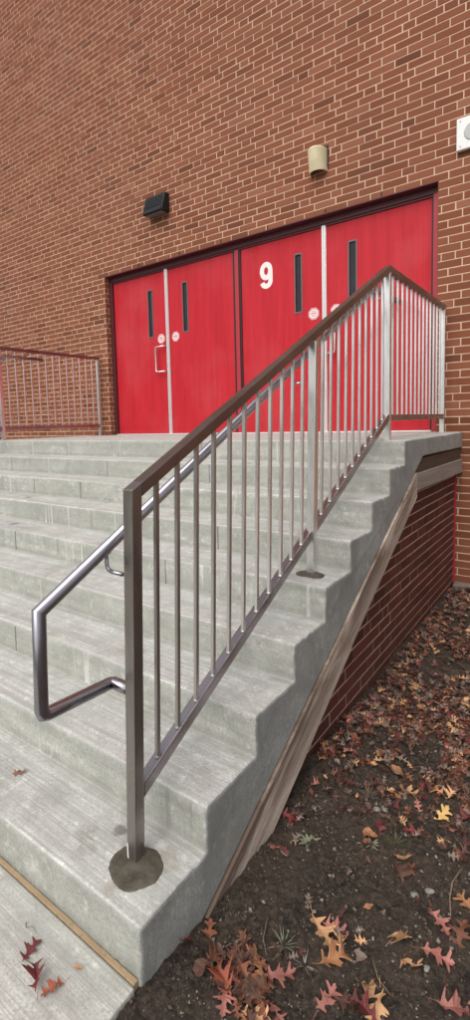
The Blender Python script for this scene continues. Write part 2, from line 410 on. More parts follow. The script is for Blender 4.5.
# ------------------------------------------------------------------ concrete steps
def slope_z(y, off=-.34): return (-y - D) * -(H/T) + off      # parallel to the nosings
def steps():
    root = empty('concrete_steps', (-2.5, -2.9, -1.35), 'pale grey broomed concrete steps with nine risers up to the door landing', 'steps')
    # profile (y, z) from the wall down to the sidewalk with rounded nosings
    P = []; K = []
    def arc(cy, cz, r, a0, a1, n):
        for i in range(n+1):
            a = R(a0 + (a1-a0)*i/n); P.append((cy + r*math.cos(a), cz + r*math.sin(a)))
    P.append((-.003, 0)); 
    r = .014
    for i in range(NST+1):
        y = -(D + i*T); z = -i*H
        y0 = P[-1][0]
        for q in range(1, 14): P.append((y0 + (y + r - y0)*q/14, z))
        arc(y + r, z - r, r, 90, 180, 4)
        zb = z - H
        if i < NST:
            for q in range(1, 8): P.append((y, z - r + (zb + .006 - z + r)*q/8))
            P.append((y, zb + .006)); P.append((y - .003, zb + .0015)); P.append((y - .009, zb))
        else:
            for q in range(1, 11): P.append((y, z - r + (-1.46 - z + r)*q/11))
            P.append((y, -1.46))
    ntop = len(P)
    low = [(-3.86, -1.46), (-3.83, slope_z(-3.83)), (-1.475, slope_z(-1.475)), (-1.285, -.128), (-.003, -.138)]
    P += low
    n = len(P)
    # outward 2-D normals
    N = []
    for i in range(n):
        a, b, c = P[i-1], P[i], P[(i+1) % n]
        d1 = Vector((b[0]-a[0], b[1]-a[1])); d2 = Vector((c[0]-b[0], c[1]-b[1]))
        d1.normalize(); d2.normalize(); t = (d1 + d2)
        t = t.normalized() if t.length > 1e-6 else d1
        N.append(Vector((t.y, -t.x)))          # P runs towards -y and down: outward is up / -y
    if N[3].y < 0: N = [-v for v in N]
    xs = [SW + 4.8*i/120 for i in range(120)] + [-.2 + .2*i/16 for i in range(17)]
    secs = []
    e = .013
    for x in xs[:-1]:
        if x < -.0135: secs.append((x, 0.0))
    for k in range(0, 5):
        a = R(90*k/4); secs.append((-e + e*math.sin(a), e*(1 - math.cos(a))))
    vs = []
    for x, ins in secs:
        for i, (y, z) in enumerate(P):
            k = 1.0 if i < ntop else 0.0
            p = Vector((x*1.0, y, z))
            dn = (.0022*noise.noise(p*9) + .0012*noise.noise(p*34)) * k
            if x > -.2: dn += (.0045*noise.noise(p*24) + .0030*noise.noise(p*62) - .0045*max(0, noise.noise(p*40) - .25)*4)*k*(.5 + .5*min(1, (x+.2)/.15))
            if i == 0: dn = 0
            vs.append((x + (.003*noise.noise(Vector((y*7, z*7, 3))) if x > -.001 else 0), y + N[i].x*(dn - ins*(1 if i not in (0, n-1) else 0)), z + N[i].y*(dn - ins)))
    fs = []; mi = []
    for s in range(len(secs)-1):
        for i in range(n):
            j = (i+1) % n
            fs.append((s*n+i, s*n+j, (s+1)*n+j, (s+1)*n+i))
            dy = abs(P[j][0]-P[i][0]); dz = abs(P[j][1]-P[i][1])
            m = 0 if dy >= dz*.7 else 1
            if secs[s+1][0] > -.004 and s >= len(secs)-3: m = 2
            if i >= ntop-1: m = 2
            mi.append(m)
    base = (len(secs)-1)*n
    fs.append(tuple(base+i for i in range(n))); mi.append(2)
    fs.append(tuple(range(n))[::-1]); mi.append(2)
    me = bpy.data.meshes.new('step_body'); me.from_pydata(vs, [], fs); me.polygons.foreach_set('material_index', mi)
    bm = bmesh.new(); bm.from_mesh(me)
    bmesh.ops.triangulate(bm, faces=[f for f in bm.faces if len(f.verts) > 4]); bmesh.ops.recalc_face_normals(bm, faces=bm.faces); bm.to_mesh(me); bm.free()
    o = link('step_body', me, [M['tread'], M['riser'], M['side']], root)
    me.polygons.foreach_set('use_smooth', [p.material_index != 2 or abs(p.normal.x) < .98 for p in me.polygons])
    # form joints on the risers
    rng = random.Random(4)
    J = [(-4.55,-3.92,-3.30,-2.55,-1.6,-.9), (-4.6,-3.86,-3.23,-2.40,-1.3), (-4.4,-3.04,-2.40,-1.2), (-4.2,-3.3,-2.42,-1.67,-.8), (-3.9,-3.2,-2.42,-1.665,-.95), (-3.3,-2.5,-1.694,-.75), (-2.9,-1.503), (-2.5,), ()]
    for i, row in enumerate(J):
        for x in row:
            w_ = rng.choice((.004, .005, .007)); y = -(D + i*T)
            pale = rng.random() < .45; b_ = MB()
            if pale: w_ *= 1.8
            z0, z1 = -(i+1)*H + .004, -i*H - .010
            pts = [(x + .002*noise.noise(Vector((x*9, k, i))), z0 + (z1-z0)*k/6) for k in range(7)]
            vs = []; 
            for px, pz in pts: vs += [(px - w_/2, y - .0026, pz), (px + w_/2, y - .0026, pz)]
            for px, pz in pts: vs += [(px - w_/2, y + .006, pz), (px + w_/2, y + .006, pz)]
            b_.add(vs, [(2*k, 2*k+1, 2*k+3, 2*k+2) for k in range(6)] + [(2*k, 2*k+2, 14+2*k+2, 14+2*k) for k in range(6)] + [(2*k+1, 14+2*k+1, 14+2*k+3, 2*k+3) for k in range(6)])
            b_.build('riser_joint', M['joint_pale' if pale else 'joint'], root)
    # grout collars round the two cored-in posts
    def patch(x, y, z, rx_, ry_, hgt, seed):
        rg = random.Random(seed); n = 40; vs = []; fs = []
        rings = [(1.0, 0), (.97, .5), (.8, .9), (.5, 1.0), (.25, 1.05), (.0, 1.1)]
        for (k, hh) in rings:
            for j in range(n):
                a = 2*math.pi*j/n
                q = 1 + .16*noise.noise(Vector((math.cos(a)*1.3, math.sin(a)*1.3, seed))) + .05*noise.noise(Vector((math.cos(a)*5, math.sin(a)*5, seed)))
                px, py = x + rx_*k*q*math.cos(a), y + ry_*k*q*math.sin(a)
                vs.append((px, py, z + .0025 + hgt*hh + .0012*noise.noise(Vector((px*60, py*60, 1)))*(hh > .2)))
        for r_ in range(len(rings)-1):
            for j in range(n): fs.append((r_*n+j, r_*n+(j+1) % n, (r_+1)*n+(j+1) % n, (r_+1)*n+j))
        for j in range(n): vs.append((vs[j][0], vs[j][1], z - .01))
        b0 = len(rings)*n
        for j in range(n): fs.append((j, b0+j, b0+(j+1) % n, (j+1) % n))
        m_ = MB(); m_.add(vs, fs); return m_.build('grout_patch', M['grout'], root, smooth=True)
    patch(-.148, -3.928, -8*H, .088, .076, .0030, 3)
    patch(-.142, -2.742, -4*H, .074, .052, .003, 8)
    return root
steps()

# ------------------------------------------------------------------ brickwork
def brick_panel(u0, u1, z0, z1, holes, place, seed, u_off, z_off=0.0, BW=.229, BH=.06828, joint=.0098, keep=None):
    """returns verts, faces, tones for bricks standing 6 mm proud of the mortar; place(u, out, z) -> world point"""
    rng = random.Random(seed); V = []; F = []; tone = []
    r0 = int(math.floor((z0 - z_off)/BH)); r1 = int(math.ceil((z1 - z_off)/BH))
    for r in range(r0, r1):
        za, zb = z_off + r*BH + joint/2, z_off + (r+1)*BH - joint/2
        if za < z0 - .02: continue
        if zb > z1 + .02: continue
        shift = u_off + (BW/2 if r % 2 else 0) + rng.uniform(-.006, .006)
        cells = []
        if r % 6 == 4:
            shift += BW*.25; per = BW*1.5; k = math.floor((u0 - shift)/per); u = shift + k*per
            while u < u1: cells.append((u, u+BW)); cells.append((u+BW, u+per)); u += per
        else:
            k = math.floor((u0 - shift)/BW); u = shift + k*BW
            while u < u1: cells.append((u, u+BW)); u += BW
        for a, b in cells:
            pieces = [(max(a, u0), min(b, u1))]
            for (ha, hb, hz0, hz1) in holes:
                if zb > hz0 + .01 and za < hz1 - .01:
                    np_ = []
                    for p, q in pieces:
                        if q <= ha or p >= hb: np_.append((p, q)); continue
                        if p < ha: np_.append((p, ha + joint/2))
                        if q > hb: np_.append((hb - joint/2, q))
                    pieces = np_
            for p, q in pieces:
                if q - p < .025: continue
                if keep and not keep((p+q)/2, za, zb): continue
                ja = joint/2 + rng.uniform(-.0012, .0012)
                pa, qa = p + ja, q - ja
                dz = rng.uniform(-.0012, .0012); out = rng.uniform(-.001, .0012); ti = rng.uniform(-.0012, .0012)
                A, B_ = za + dz, zb + dz
                c = .0016
                o1 = .0032 + out
                b0 = len(V)
                for (uu, zz, oo) in ((pa, A, -.004), (qa, A, -.004), (qa, B_, -.004), (pa, B_, -.004),
                                     (pa, A, o1-c), (qa, A, o1-c+ti), (qa, B_, o1-c+ti), (pa, B_, o1-c),
                                     (pa+c, A+c, o1), (qa-c, A+c, o1+ti), (qa-c, B_-c, o1+ti), (pa+c, B_-c, o1)):
                    V.append(place(uu, oo, zz))
                t_ = min(1, max(0, rng.gauss(.58, .16)))
                if rng.random() < .012: t_ *= .3
                for i in range(4):
                    j = (i+1) % 4
                    F.append((b0+i, b0+j, b0+4+j, b0+4+i)); F.append((b0+4+i, b0+4+j, b0+8+j, b0+8+i)); tone += [t_, t_]
                F.append((b0+8, b0+9, b0+10, b0+11)); tone.append(t_)
    return V, F, tone
def brick_mesh(name, V, F, tone, backs, mats, parent):
    """backs: list of (verts, faces) for the mortar body, second material"""
    nb = len(F); vs = list(V); fs = list(F)
    for bv, bf in backs:
        b = len(vs); vs += bv; fs += [tuple(b+i for i in f) for f in bf]
    me = bpy.data.meshes.new(name); me.from_pydata(vs, [], fs)
    me.polygons.foreach_set('material_index', [0]*nb + [1]*(len(fs)-nb))
    a = me.attributes.new('tone', 'FLOAT', 'FACE'); a.data.foreach_set('value', tone + [.5]*(len(fs)-nb))
    return link(name, me, mats, parent)
def boxvf(a, b):
    m_ = MB(); m_.box(a, b); return m_.v, m_.f
bld = empty('brick_building', (-2.4, 0, -1.35), 'tall red brown brick building wall with four red double doors', 'building')
WX0, WX1, WZ0, WZ1 = -15.0, 4.0, -1.55, 8.6
TH = .30
MY = .004        # mortar face
V, F, tn = brick_panel(WX0, WX1, WZ0, WZ1, [(OPL, OPR, 0.0, OPT+.012)], lambda u, o, z: (u, MY - o, z), 11, -.14)
# the return faces of the opening, brick-deep
Vl, Fl, tl = brick_panel(.0, .115, 0, OPT, [], lambda u, o, z: (OPL - .004 + o, u, z), 12, .0, BW=.105)
Vr, Fr, tr = brick_panel(.0, .115, 0, OPT, [], lambda u, o, z: (OPR + .004 - o, u, z), 13, .0, BW=.105)
for v2, f2, t2 in ((Vl, Fl, tl), (Vr, Fr, tr)):
    b = len(V); V += v2; F += [tuple(b+i for i in f) for f in f2]; tn += t2
backs = [boxvf((WX0, MY, WZ0), (OPL-.005, MY+TH, WZ1)), boxvf((OPR+.005, MY, WZ0), (WX1, MY+TH, WZ1)),
         boxvf((OPL-.005, MY, OPT+.012), (OPR+.005, MY+TH, WZ1)), boxvf((OPL-.005, MY, WZ0), (OPR+.005, MY+TH, -.012))]
brick_mesh('wall', V, F, tn, backs, [M['brick'], M['mortar']], bld)
mb = MB(); mb.box((OPL-.004, -.001, -.011), (OPR+.004, .30, .003)); mb.build('door_sill', M['walk'], bld, .002)
mb = MB(); mb.box((OPL-.004, -.0045, OPT+.001), (OPR+.004, .10, OPT+.0115)); mb.build('lintel', M['maroon'], bld)
# small weep vents in the first course above the lintel
for x in (-3.9, -3.2, -2.57, -1.95, -1.28, -.72):
    mb = MB(); mb.box((x-.005, -.0045, OPT+.012), (x+.005, .003, OPT+.055)); mb.build('weep_vent', M['black'], bld)
# frame
YF, YD = .080, .108                    # frame face, door face
mb = MB()
mb.box((OPL+.0, YF, .003), (OPL+.052, .17, OPT)); mb.box((OPL+.052, YF, 2.128), (OPR-.0, .17, OPT))
mb.box((OPL+.052, YF+.014, 2.108), (OPR-.052, .17, 2.128))
mb.build('door_frame', M['maroon'], bld, .0025)  # left jamb and head: their shade is put into the maroon
mb = MB(); mb.box((-2.450, YF+.006, .003), (-2.398, .17, 2.108)); mb.build('centre_post', M['red_frame'], bld, .0025)
mb = MB(); mb.box((OPR-.055, YF, .003), (OPR, .17, 2.128))
mb.build('door_frame', M['red_frame'], bld, .0025)
mb = MB(); mb.box((OPL+.05, .128, .003), (OPR-.05, .20, 2.12)); mb.build('door_reveal', M['black'], bld)
mb = MB(); mb.box((OPL+.052, .055, .003), (OPR-.055, .125, .016)); mb.build('threshold', M['alu'], bld, .003)
def ngon_disc(cx, cz, r, y, n=8, rot=R(22.5)):
    return [(cx + r*math.cos(rot+2*math.pi*i/n), y, cz + r*math.sin(rot+2*math.pi*i/n)) for i in range(n)]
def sticker(door, cx, cz, y):
    m_ = MB(); r = .064
    def ring(ro, ri, yy, mi):
        a = ngon_disc(cx, cz, ro, yy); b = ngon_disc(cx, cz, ri, yy); m_.add(a+b, [(i, (i+1) % 8, 8+(i+1) % 8, 8+i) for i in range(8)], mi)
    m_.add(ngon_disc(cx, cz, r, y-.0008) + ngon_disc(cx, cz, r, y+.0005), [tuple(range(8))] + [(i, (i+1) % 8, 8+(i+1) % 8, 8+i) for i in range(8)], 0)
    ring(r*.92, r*.80, y-.0018, 1)
    rg = random.Random(int(cx*100))
    for row, (zz, hw, th) in enumerate(((.026, .022, .007), (.006, .034, .013), (-.014, .030, .006), (-.027, .020, .005))):
        x = cx - hw
        while x < cx + hw:                     # unreadable rows of print
            w_ = rg.uniform(.004, .009)
            m_.box((x, y-.0022, cz+zz-th/2), (min(x+w_, cx+hw), y-.001, cz+zz+th/2), 1); x += w_ + .0025
    m_.build('sticker', [M['white'], M['pink']], door)
def nine(door, cx, cz, h, y):
    pts = []
    w_ = h*.56; sw = h*.19; rx2 = (w_-sw)/2
    top = cz + h/2 - sw/2; bot = cz - h/2 + sw/2; rb = h*.245
    zc = top - rb
    for i in range(0, 13):                      # hook at lower left, round to the right side
        a = R(195 + (360-195)*i/12); pts.append((cx + rx2*math.cos(a), bot + rb*.82 + rb*.82*math.sin(a)))
    pts.append((cx + rx2, cz))
    for i in range(0, 37):
        a = R(0 + 360*i/36); pts.append((cx + rx2*math.cos(a), zc + rb*math.sin(a)*1.0))
    m_ = MB(); vs = []; 
    for i, (x, z) in enumerate(pts):
        p0 = pts[max(0, i-1)]; p1 = pts[min(len(pts)-1, i+1)]
        t = Vector((p1[0]-p0[0], p1[1]-p0[1])); t = t.normalized() if t.length > 1e-7 else Vector((0, 1)); nn = Vector((-t.y, t.x))*sw/2
        vs += [(x+nn.x, y-.0015-.00002*i, z+nn.y), (x-nn.x, y-.0015-.00002*i, z-nn.y)]
    m_.add(vs, [(2*i, 2*i+1, 2*i+3, 2*i+2) for i in range(len(pts)-1)])
    m_.build('door_number', M['white'], door)
DOORS = [(-4.512, -3.545, 1, -1), (-3.500, -2.480, -1, 1), (-2.370, -1.368, 1, -1), (-1.322, -.298, -1, 1)]
for i, (xa, xb, side, _) in enumerate(DOORS):
    cx_m = xb + .0225 if side == 1 else xa - .0225
    m_ = MB()
    wc = cx_m - side*.300; wz0, wz1 = 1.292, 1.905; ww = .044
    # leaf with a real cut-out for the vision pane
    m_.box((xa, YD, .018), (wc-ww, YD+.04, 2.105)); m_.box((wc+ww, YD, .018), (xb, YD+.04, 2.105))
    m_.box((wc-ww, YD, .018), (wc+ww, YD+.04, wz0)); m_.box((wc-ww, YD, wz1), (wc+ww, YD+.04, 2.105))
    dr = m_.build('door', M['red'], bld)
    lab = ['leftmost red door leaf with a pull handle', 'second red door leaf from the left with no handle', 'third red door leaf carrying the white number 9', 'rightmost red door leaf behind the railing'][i]
    dr['label'] = lab
    b_ = MB(); t_ = .010
    b_.box((wc-ww-.004, YD-.004, wz0-.006), (wc-ww+t_, YD+.01, wz1+.006)); b_.box((wc+ww-t_, YD-.004, wz0-.006), (wc+ww+.004, YD+.01, wz1+.006))
    b_.box((wc-ww+t_, YD-.004, wz1-t_), (wc+ww-t_, YD+.01, wz1+.006)); b_.box((wc-ww+t_, YD-.004, wz0-.006), (wc+ww-t_, YD+.01, wz0+t_))
    bo = b_.build('window_bead', M['bead'], dr)
    g_ = MB(); g_.box((wc-ww+t_-.002, YD+.012, wz0+t_-.002), (wc+ww-t_+.002, YD+.018, wz1-t_+.002)); g_.build('window_pane', M['glass'], dr)
    h_ = MB(); hx = xa - .014 if side == 1 else xb + .014
    if i in (1, 2, 3):
        h_.box((hx-.0135, YD-.012, .02), (hx+.0135, YD+.012, 2.105)); h_.build('hinge_strip', M['black'], dr)
    sticker(dr, cx_m - side*.125, 1.255, YD)
    if i in (0, 3):
        hx = cx_m - side*(.185 if i == 0 else .13); q = MB(); y1 = YD - .055
        pts = [(cx_m - side*.045, YD, 1.150), (cx_m - side*.045, y1+.012, 1.150), (cx_m-side*.055, y1, 1.150), (hx+side*.02, y1, 1.150), (hx+side*.006, y1, 1.144), (hx, y1, 1.13), (hx, y1, .845), (hx+side*.006, y1, .831), (hx+side*.02, y1, .825), (cx_m-side*.055, y1, .825), (cx_m-side*.045, y1+.012, .825), (cx_m-side*.045, YD, .825)]
        q.tube(pts, .0105, 10); q.build('pull_handle', M['chrome'], dr, smooth=True)
    if i in (1, 2, 3):
        for z in (1.155, 1.0, .83): 
            s_ = MB(); s_.tube([(cx_m + (.052 if side == -1 else -.052), YD+.001, z), (cx_m + (.052 if side == -1 else -.052), YD-.004, z)], .008, 10)
            s_.build('screw_head', M['bead'], dr)
    if i == 2: nine(dr, -2.040, 1.758, .290, YD)
    if i in (1, 3):                       # aluminium astragal between the leaves of a pair
        m2 = MB(); m2.box((cx_m-.024, YD-.014, .006), (cx_m+.024, YD+.03, 2.118)); 
        for dx in (-.018, .002): m2.box((cx_m+dx, YD-.024, .006), (cx_m+dx+.014, YD-.013, 2.118))
        m2.build('mullion', M['alu'], bld, .002)

# footing ledge at the foot of the building, right of the stairs
mb = MB(); mb.box((-.045, -.11, -1.55), (4, -.002, -1.355)); mb.build('footing', M['ledge'], bld, .01)
# ------------------------------------------------------------------ side wall under the stairs
sw = empty('brick_side_wall', (-.1, -1.6, -1.38), 'dark red brick side wall under the concrete landing and stairs', 'wall')
def keep(u, za, zb): return za < (slope_z(u) if u < -1.47 else -.13) - .02
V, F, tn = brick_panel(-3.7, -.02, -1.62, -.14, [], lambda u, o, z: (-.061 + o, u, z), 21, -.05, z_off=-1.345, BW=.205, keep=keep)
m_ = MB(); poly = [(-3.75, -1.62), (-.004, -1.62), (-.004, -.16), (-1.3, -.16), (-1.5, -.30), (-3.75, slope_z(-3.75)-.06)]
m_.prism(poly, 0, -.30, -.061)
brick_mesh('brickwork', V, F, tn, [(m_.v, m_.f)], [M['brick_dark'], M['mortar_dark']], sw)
mb = MB(); mb.box((-.062, -.014, -1.37), (-.046, -.001, -.36)); mb.build('corner_caulk', M['red_frame'], sw, .003)
# ------------------------------------------------------------------ form boards
def board(name, mat, poly, x0, x1, label, bev=.002):
    m_ = MB(); m_.prism(poly, 0, x0, x1)
    return tag(m_.build(name, mat, None, bev), label, 'board', 'form boards left under the stair edge')
ya, yb = -1.468, -3.93
board('wooden_board', M['wood'], [(ya, slope_z(ya)-.003), (ya, slope_z(ya)-.165), (-2.60, slope_z(-2.60)-.175), (-2.612, slope_z(-2.612)-.184), (-3.2, slope_z(-3.2)-.200), (yb, slope_z(yb)-.215), (yb, slope_z(yb)-.003)], -.054, .010, 'long sloping weathered wooden board under the sawtooth stair edge')
board('wooden_board', M['wood_grey'], [(-1.462, -.342), (-1.462, -.232), (-.02, -.238), (-.02, -.352)], -.054, .008, 'grey weathered horizontal board below the landing edge, lower of two')
board('wooden_board', M['wood_brown'], [(-1.462, -.229), (-1.278, -.141), (-.02, -.143), (-.02, -.236)], -.054, -.012, 'dark brown board tucked right under the landing slab, upper of two')

# ------------------------------------------------------------------ railings
def railing(X, inner, label):
    """inner = -1 or +1: side on which the handrail runs"""
    root = empty('stair_railing', (X, -1.6, 0), label, 'railing', 'steel stair railings')
    hw = .0195
    Y1, Y2, Y3, Y4 = -3.905, -2.705, -1.560, -.062
    sl = .4955
    ztop = lambda y: -.030 + (y - Y1)*(1.109+.030)/(Y3 - Y1)          # top face of the sloping top rail
    zbot = lambda y: -.985 + .4895*(y - Y1 - .005)                        # centre of the sloping bottom rail
    zb3 = .142
    HT = 1.109
    c = 1/math.cos(math.atan(.5)); th = .038
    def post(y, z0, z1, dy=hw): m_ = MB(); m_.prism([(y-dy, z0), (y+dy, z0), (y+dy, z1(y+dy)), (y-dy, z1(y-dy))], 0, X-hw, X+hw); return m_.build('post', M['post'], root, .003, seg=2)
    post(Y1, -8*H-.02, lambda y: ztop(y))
    if inner < 0:
        m_ = MB(); px = X - .0195; m_.add([(px+.001, Y1-hw-.0008, -8*H+.055), (px+.006, Y1-hw-.0008, -8*H+.048), (px+.008, Y1-hw-.0008, -8*H+.002), (px+.003, Y1-hw-.0008, -8*H+.010),
            (px+.001, Y1-hw+.001, -8*H+.055), (px+.006, Y1-hw+.001, -8*H+.048), (px+.008, Y1-hw+.001, -8*H+.002), (px+.003, Y1-hw+.001, -8*H+.010)], [(0,3,2,1),(0,1,5,4),(1,2,6,5),(2,3,7,6),(3,0,4,7)])
        m_.build('paint_mark', M['white'], root)
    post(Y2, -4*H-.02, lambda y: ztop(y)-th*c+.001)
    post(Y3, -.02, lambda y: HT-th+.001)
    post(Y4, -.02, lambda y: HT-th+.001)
    m_ = MB(); ys = Y1+hw-.001
    m_.prism([(ys, ztop(ys)-th*c), (Y3+.004, ztop(Y3)-th*c+.002), (Y4+hw+.004, HT-th), (Y4+hw+.004, HT), (Y3, HT), (ys, ztop(ys))], 0, X-hw-.001, X+hw+.001)
    m_.build('top_rail', M['rail'], root, .004, seg=2)
    m_ = MB(); hb = .021; ye = Y1+hw; e3 = Y3+.01
    zt3 = zb3+hb*0.9
    m_.prism([(ye, zbot(ye)-hb*c), (Y3-.02, zb3-hb), (Y4-hw+.001, zb3-hb), (Y4-hw+.001, zb3+hb), (Y3-.04, zbot(Y3-.04)+hb*c if zbot(Y3-.04)+hb*c > zb3+hb else zb3+hb), (ye, zbot(ye)+hb*c)], 0, X-hw+.001, X+hw-.001)
    m_.build('bottom_rail', M['rail_low'], root, .004, seg=2)
    yl = [Y1+.100+i*.0985 for i in range(11)] + [Y2+.1035+i*.1035 for i in range(10)]
    yl2 = [Y3 + (Y4-Y3)*(i+1)/14 for i in range(13)]
    b = .0070
    for y in yl:
        m_ = MB(); zz = zbot(y)+hb*c
        m_.prism([(y-b, zz-.006), (y+b, zz+.004), (y+b, ztop(y+b)-th*c+.002), (y-b, ztop(y-b)-th*c+.002)], 0, X-b, X+b)
        # weld beads
        m_.tube([(X, y-.002, zz-.002), (X, y-.002, zz+.005)], [.0115, .0085], 10, mi=1)
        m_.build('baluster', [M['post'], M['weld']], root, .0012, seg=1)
    for y in yl2:
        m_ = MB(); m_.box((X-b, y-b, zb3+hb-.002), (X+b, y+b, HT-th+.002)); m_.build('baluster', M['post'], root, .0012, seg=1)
    # handrail: one bent pipe with a return loop at the foot
    hx = X + inner*.088; r = .0190
    hz = lambda y: -.352 + .5135*(y + 4.150)
    yk = -4.150 + (.985 + .352)/.5135
    top = [(hx, -1.03, .985), (hx, yk+.03, .985), (hx, yk, .978), (hx, yk-.03, hz(yk-.03))]
    pts = top + [(hx, -4.146, hz(-4.146)-.001), (hx, -4.1555, -.618), (hx, -4.150, -.632), (hx, -4.136, -.6375), (hx, -3.915, -.650), (hx - inner*.010, -3.905, -.6505), (X + inner*hw + .012, -3.905, -.650)]
    m_ = MB(); m_.tube(pts, r, 20)
    hr = m_.build('handrail', M['pipe'], root, smooth=False)
    for p in hr.data.polygons: p.use_smooth = len(p.vertices) == 4
    def bracket(y, z, py):
        q = MB(); q.tube([(hx, y, z-r*.8), (hx, y, z-.055), (hx - inner*.006, y, z-.067), (hx - inner*.02, y, z-.072), (X + inner*hw, y, z-.072)], .0065, 10)
        q.tube([(hx, y, z-r*.95), (hx, y, z-r*.7)], .014, 12)
        q.build('bracket', M['pipe'], hr, smooth=True)
    for y in (Y1+.0, Y2): bracket(y, hz(y), y)
    bracket(Y3, .985, Y3)
    if inner < 0:                              # the near end stands slightly out of plumb
        for ch in root.children:
            if ch.name.startswith('handrail'): continue
            for v in ch.data.vertices:
                w_ = max(0, min(1.05, (Y3 - v.co.y)/(Y3 - Y1)))
                v.co.x += w_*(-.015 + .044*(v.co.z + 1.195))
    return root
railing(-.157, -1, 'steel baluster railing on the right edge of the steps, the near one')
railing(-4.73, 1, 'steel baluster railing against the brick at the far left of the landing')

# ------------------------------------------------------------------ things on the wall
wl = empty('wall_light', (-3.54, 0, 2.84), 'black louvred box light on the brick above the left pair of doors', 'wall light', 'outdoor lights on the brick wall')
def plate(pts_front, pts_back, mat, name, parent, bev=.004):
    m_ = MB(); n = len(pts_front); m_.add(pts_front+pts_back, [tuple(range(n)), tuple(range(n, 2*n))[::-1]] + [(i, n+i, n+(i+1) % n, (i+1) % n) for i in range(n)])
    return m_.build(name, mat, parent, bev)
M['lampblack'] = plain('black lamp enamel', (.006,.007,.008), .6, sc=40)
M['lens'] = plain('grey lamp lens', (.16,.16,.15), .3)
x0, x1 = -3.665, -3.335; z0, z1 = 2.735, 2.965
m_ = MB(); m_.prism([(-.001, z0+.02), (-.135, z0), (-.135, z0+.055), (-.075, z1), (-.001, z1)], 0, x0, x1); m_.build('housing', M['lampblack'], wl, .007)
m_ = MB()
for i in range(13):
    x = x0 + .030 + i*(x1-x0-.06)/12
    m_.add([(x-.006, -.1385, z0+.070), (x+.006, -.1385, z0+.070), (x+.006, -.090, z1-.022), (x-.006, -.090, z1-.022), (x-.006, -.120, z0+.070), (x+.006, -.120, z0+.070), (x+.006, -.072, z1-.022), (x-.006, -.072, z1-.022)], [(0,1,2,3),(7,6,5,4),(0,4,5,1),(1,5,6,2),(2,6,7,3),(3,7,4,0)])
m_.build('louvre', M['lampblack'], wl)
m_ = MB(); m_.box((x0+.015, -.147, z0+.010), (x1-.015, -.134, z0+.044)); m_.build('visor', M['lampblack'], wl, .003)
m_ = MB(); m_.box((x0+.03, -.12, z0-.006), (x1-.03, -.03, z0+.012)); m_.build('lens', M['lens'], wl, .004)
wl = empty('wall_light', (-1.33, 0, 2.71), 'small cream curved hood light on the brick above the right pair of doors', 'wall light', 'outdoor lights on the brick wall')
M['cream'] = plain('yellowed cream enamel', (.70,.62,.40), .5, sc=18)
m_ = MB(); cx, hw, n = -1.345, .090, 16; ring = []
for k, (zz, dp) in enumerate(((2.800, .140), (2.785, .152), (2.68, .130), (2.590, .100))):
    for j in range(n+1):
        a = math.pi*j/n; ring.append((cx - hw*math.cos(a), -.001 - dp*math.sin(a)**.75, zz))
vs = ring[:]; fs = []
for k in range(3):
    for j in range(n): fs.append((k*(n+1)+j, k*(n+1)+j+1, (k+1)*(n+1)+j+1, (k+1)*(n+1)+j))
fs.append(tuple(range(n+1)))
b0 = len(vs)                                     # inner skin, so the open mouth has thickness
for (zz, dp) in ((2.785, .138), (2.590, .090)):
    for j in range(n+1):
        a = math.pi*j/n; vs.append((cx - (hw-.008)*math.cos(a), -.001 - dp*math.sin(a)**.75, zz))
for j in range(n): fs.append((b0+j+1, b0+j, b0+n+1+j, b0+n+1+j+1)); fs.append((3*(n+1)+j, 3*(n+1)+j+1, b0+n+1+j+1, b0+n+1+j))
fs.append(tuple(b0+j for j in range(n+1)))
m_.add(vs, fs); m_.build('hood', M['cream'], wl, smooth=False)
m_ = MB(); m_.tube([(cx, -.05, 2.77), (cx, -.05, 2.66)], [.03, .026], 14); m_.build('bulb', M['lens'], wl, smooth=True)
m_ = MB(); m_.box((cx-hw-.012, -.008, 2.63), (cx+hw+.012, -.001, 2.835)); m_.build('back_plate', M['lampblack'], wl, .002)
bx = empty('wall_box', (.02, 0, 2.49), 'white square box with a round grey grille high on the brick right of the doors', 'alarm box')
M['boxwhite'] = plain('white plastic', (.80,.80,.78), .45, var=.04)
m_ = MB(); m_.box((-.073, -.042, 2.372), (.187, -.001, 2.628)); m_.build('box_body', M['boxwhite'], bx, .006)
m_ = MB(); m_.tube([(.057, -.040, 2.50), (.057, -.050, 2.50)], [.075, .068], 28); m_.build('grille', plain('light grey grille', (.46,.47,.46), .5), bx)
for dx, dz in ((-.1, .1), (.1, .1), (-.1, -.1), (.1, -.1)): m_ = MB(); m_.tube([(.057+dx, -.041, 2.50+dz), (.057+dx, -.045, 2.50+dz)], .005, 8); m_.build('screw_head', M['lens'], bx)

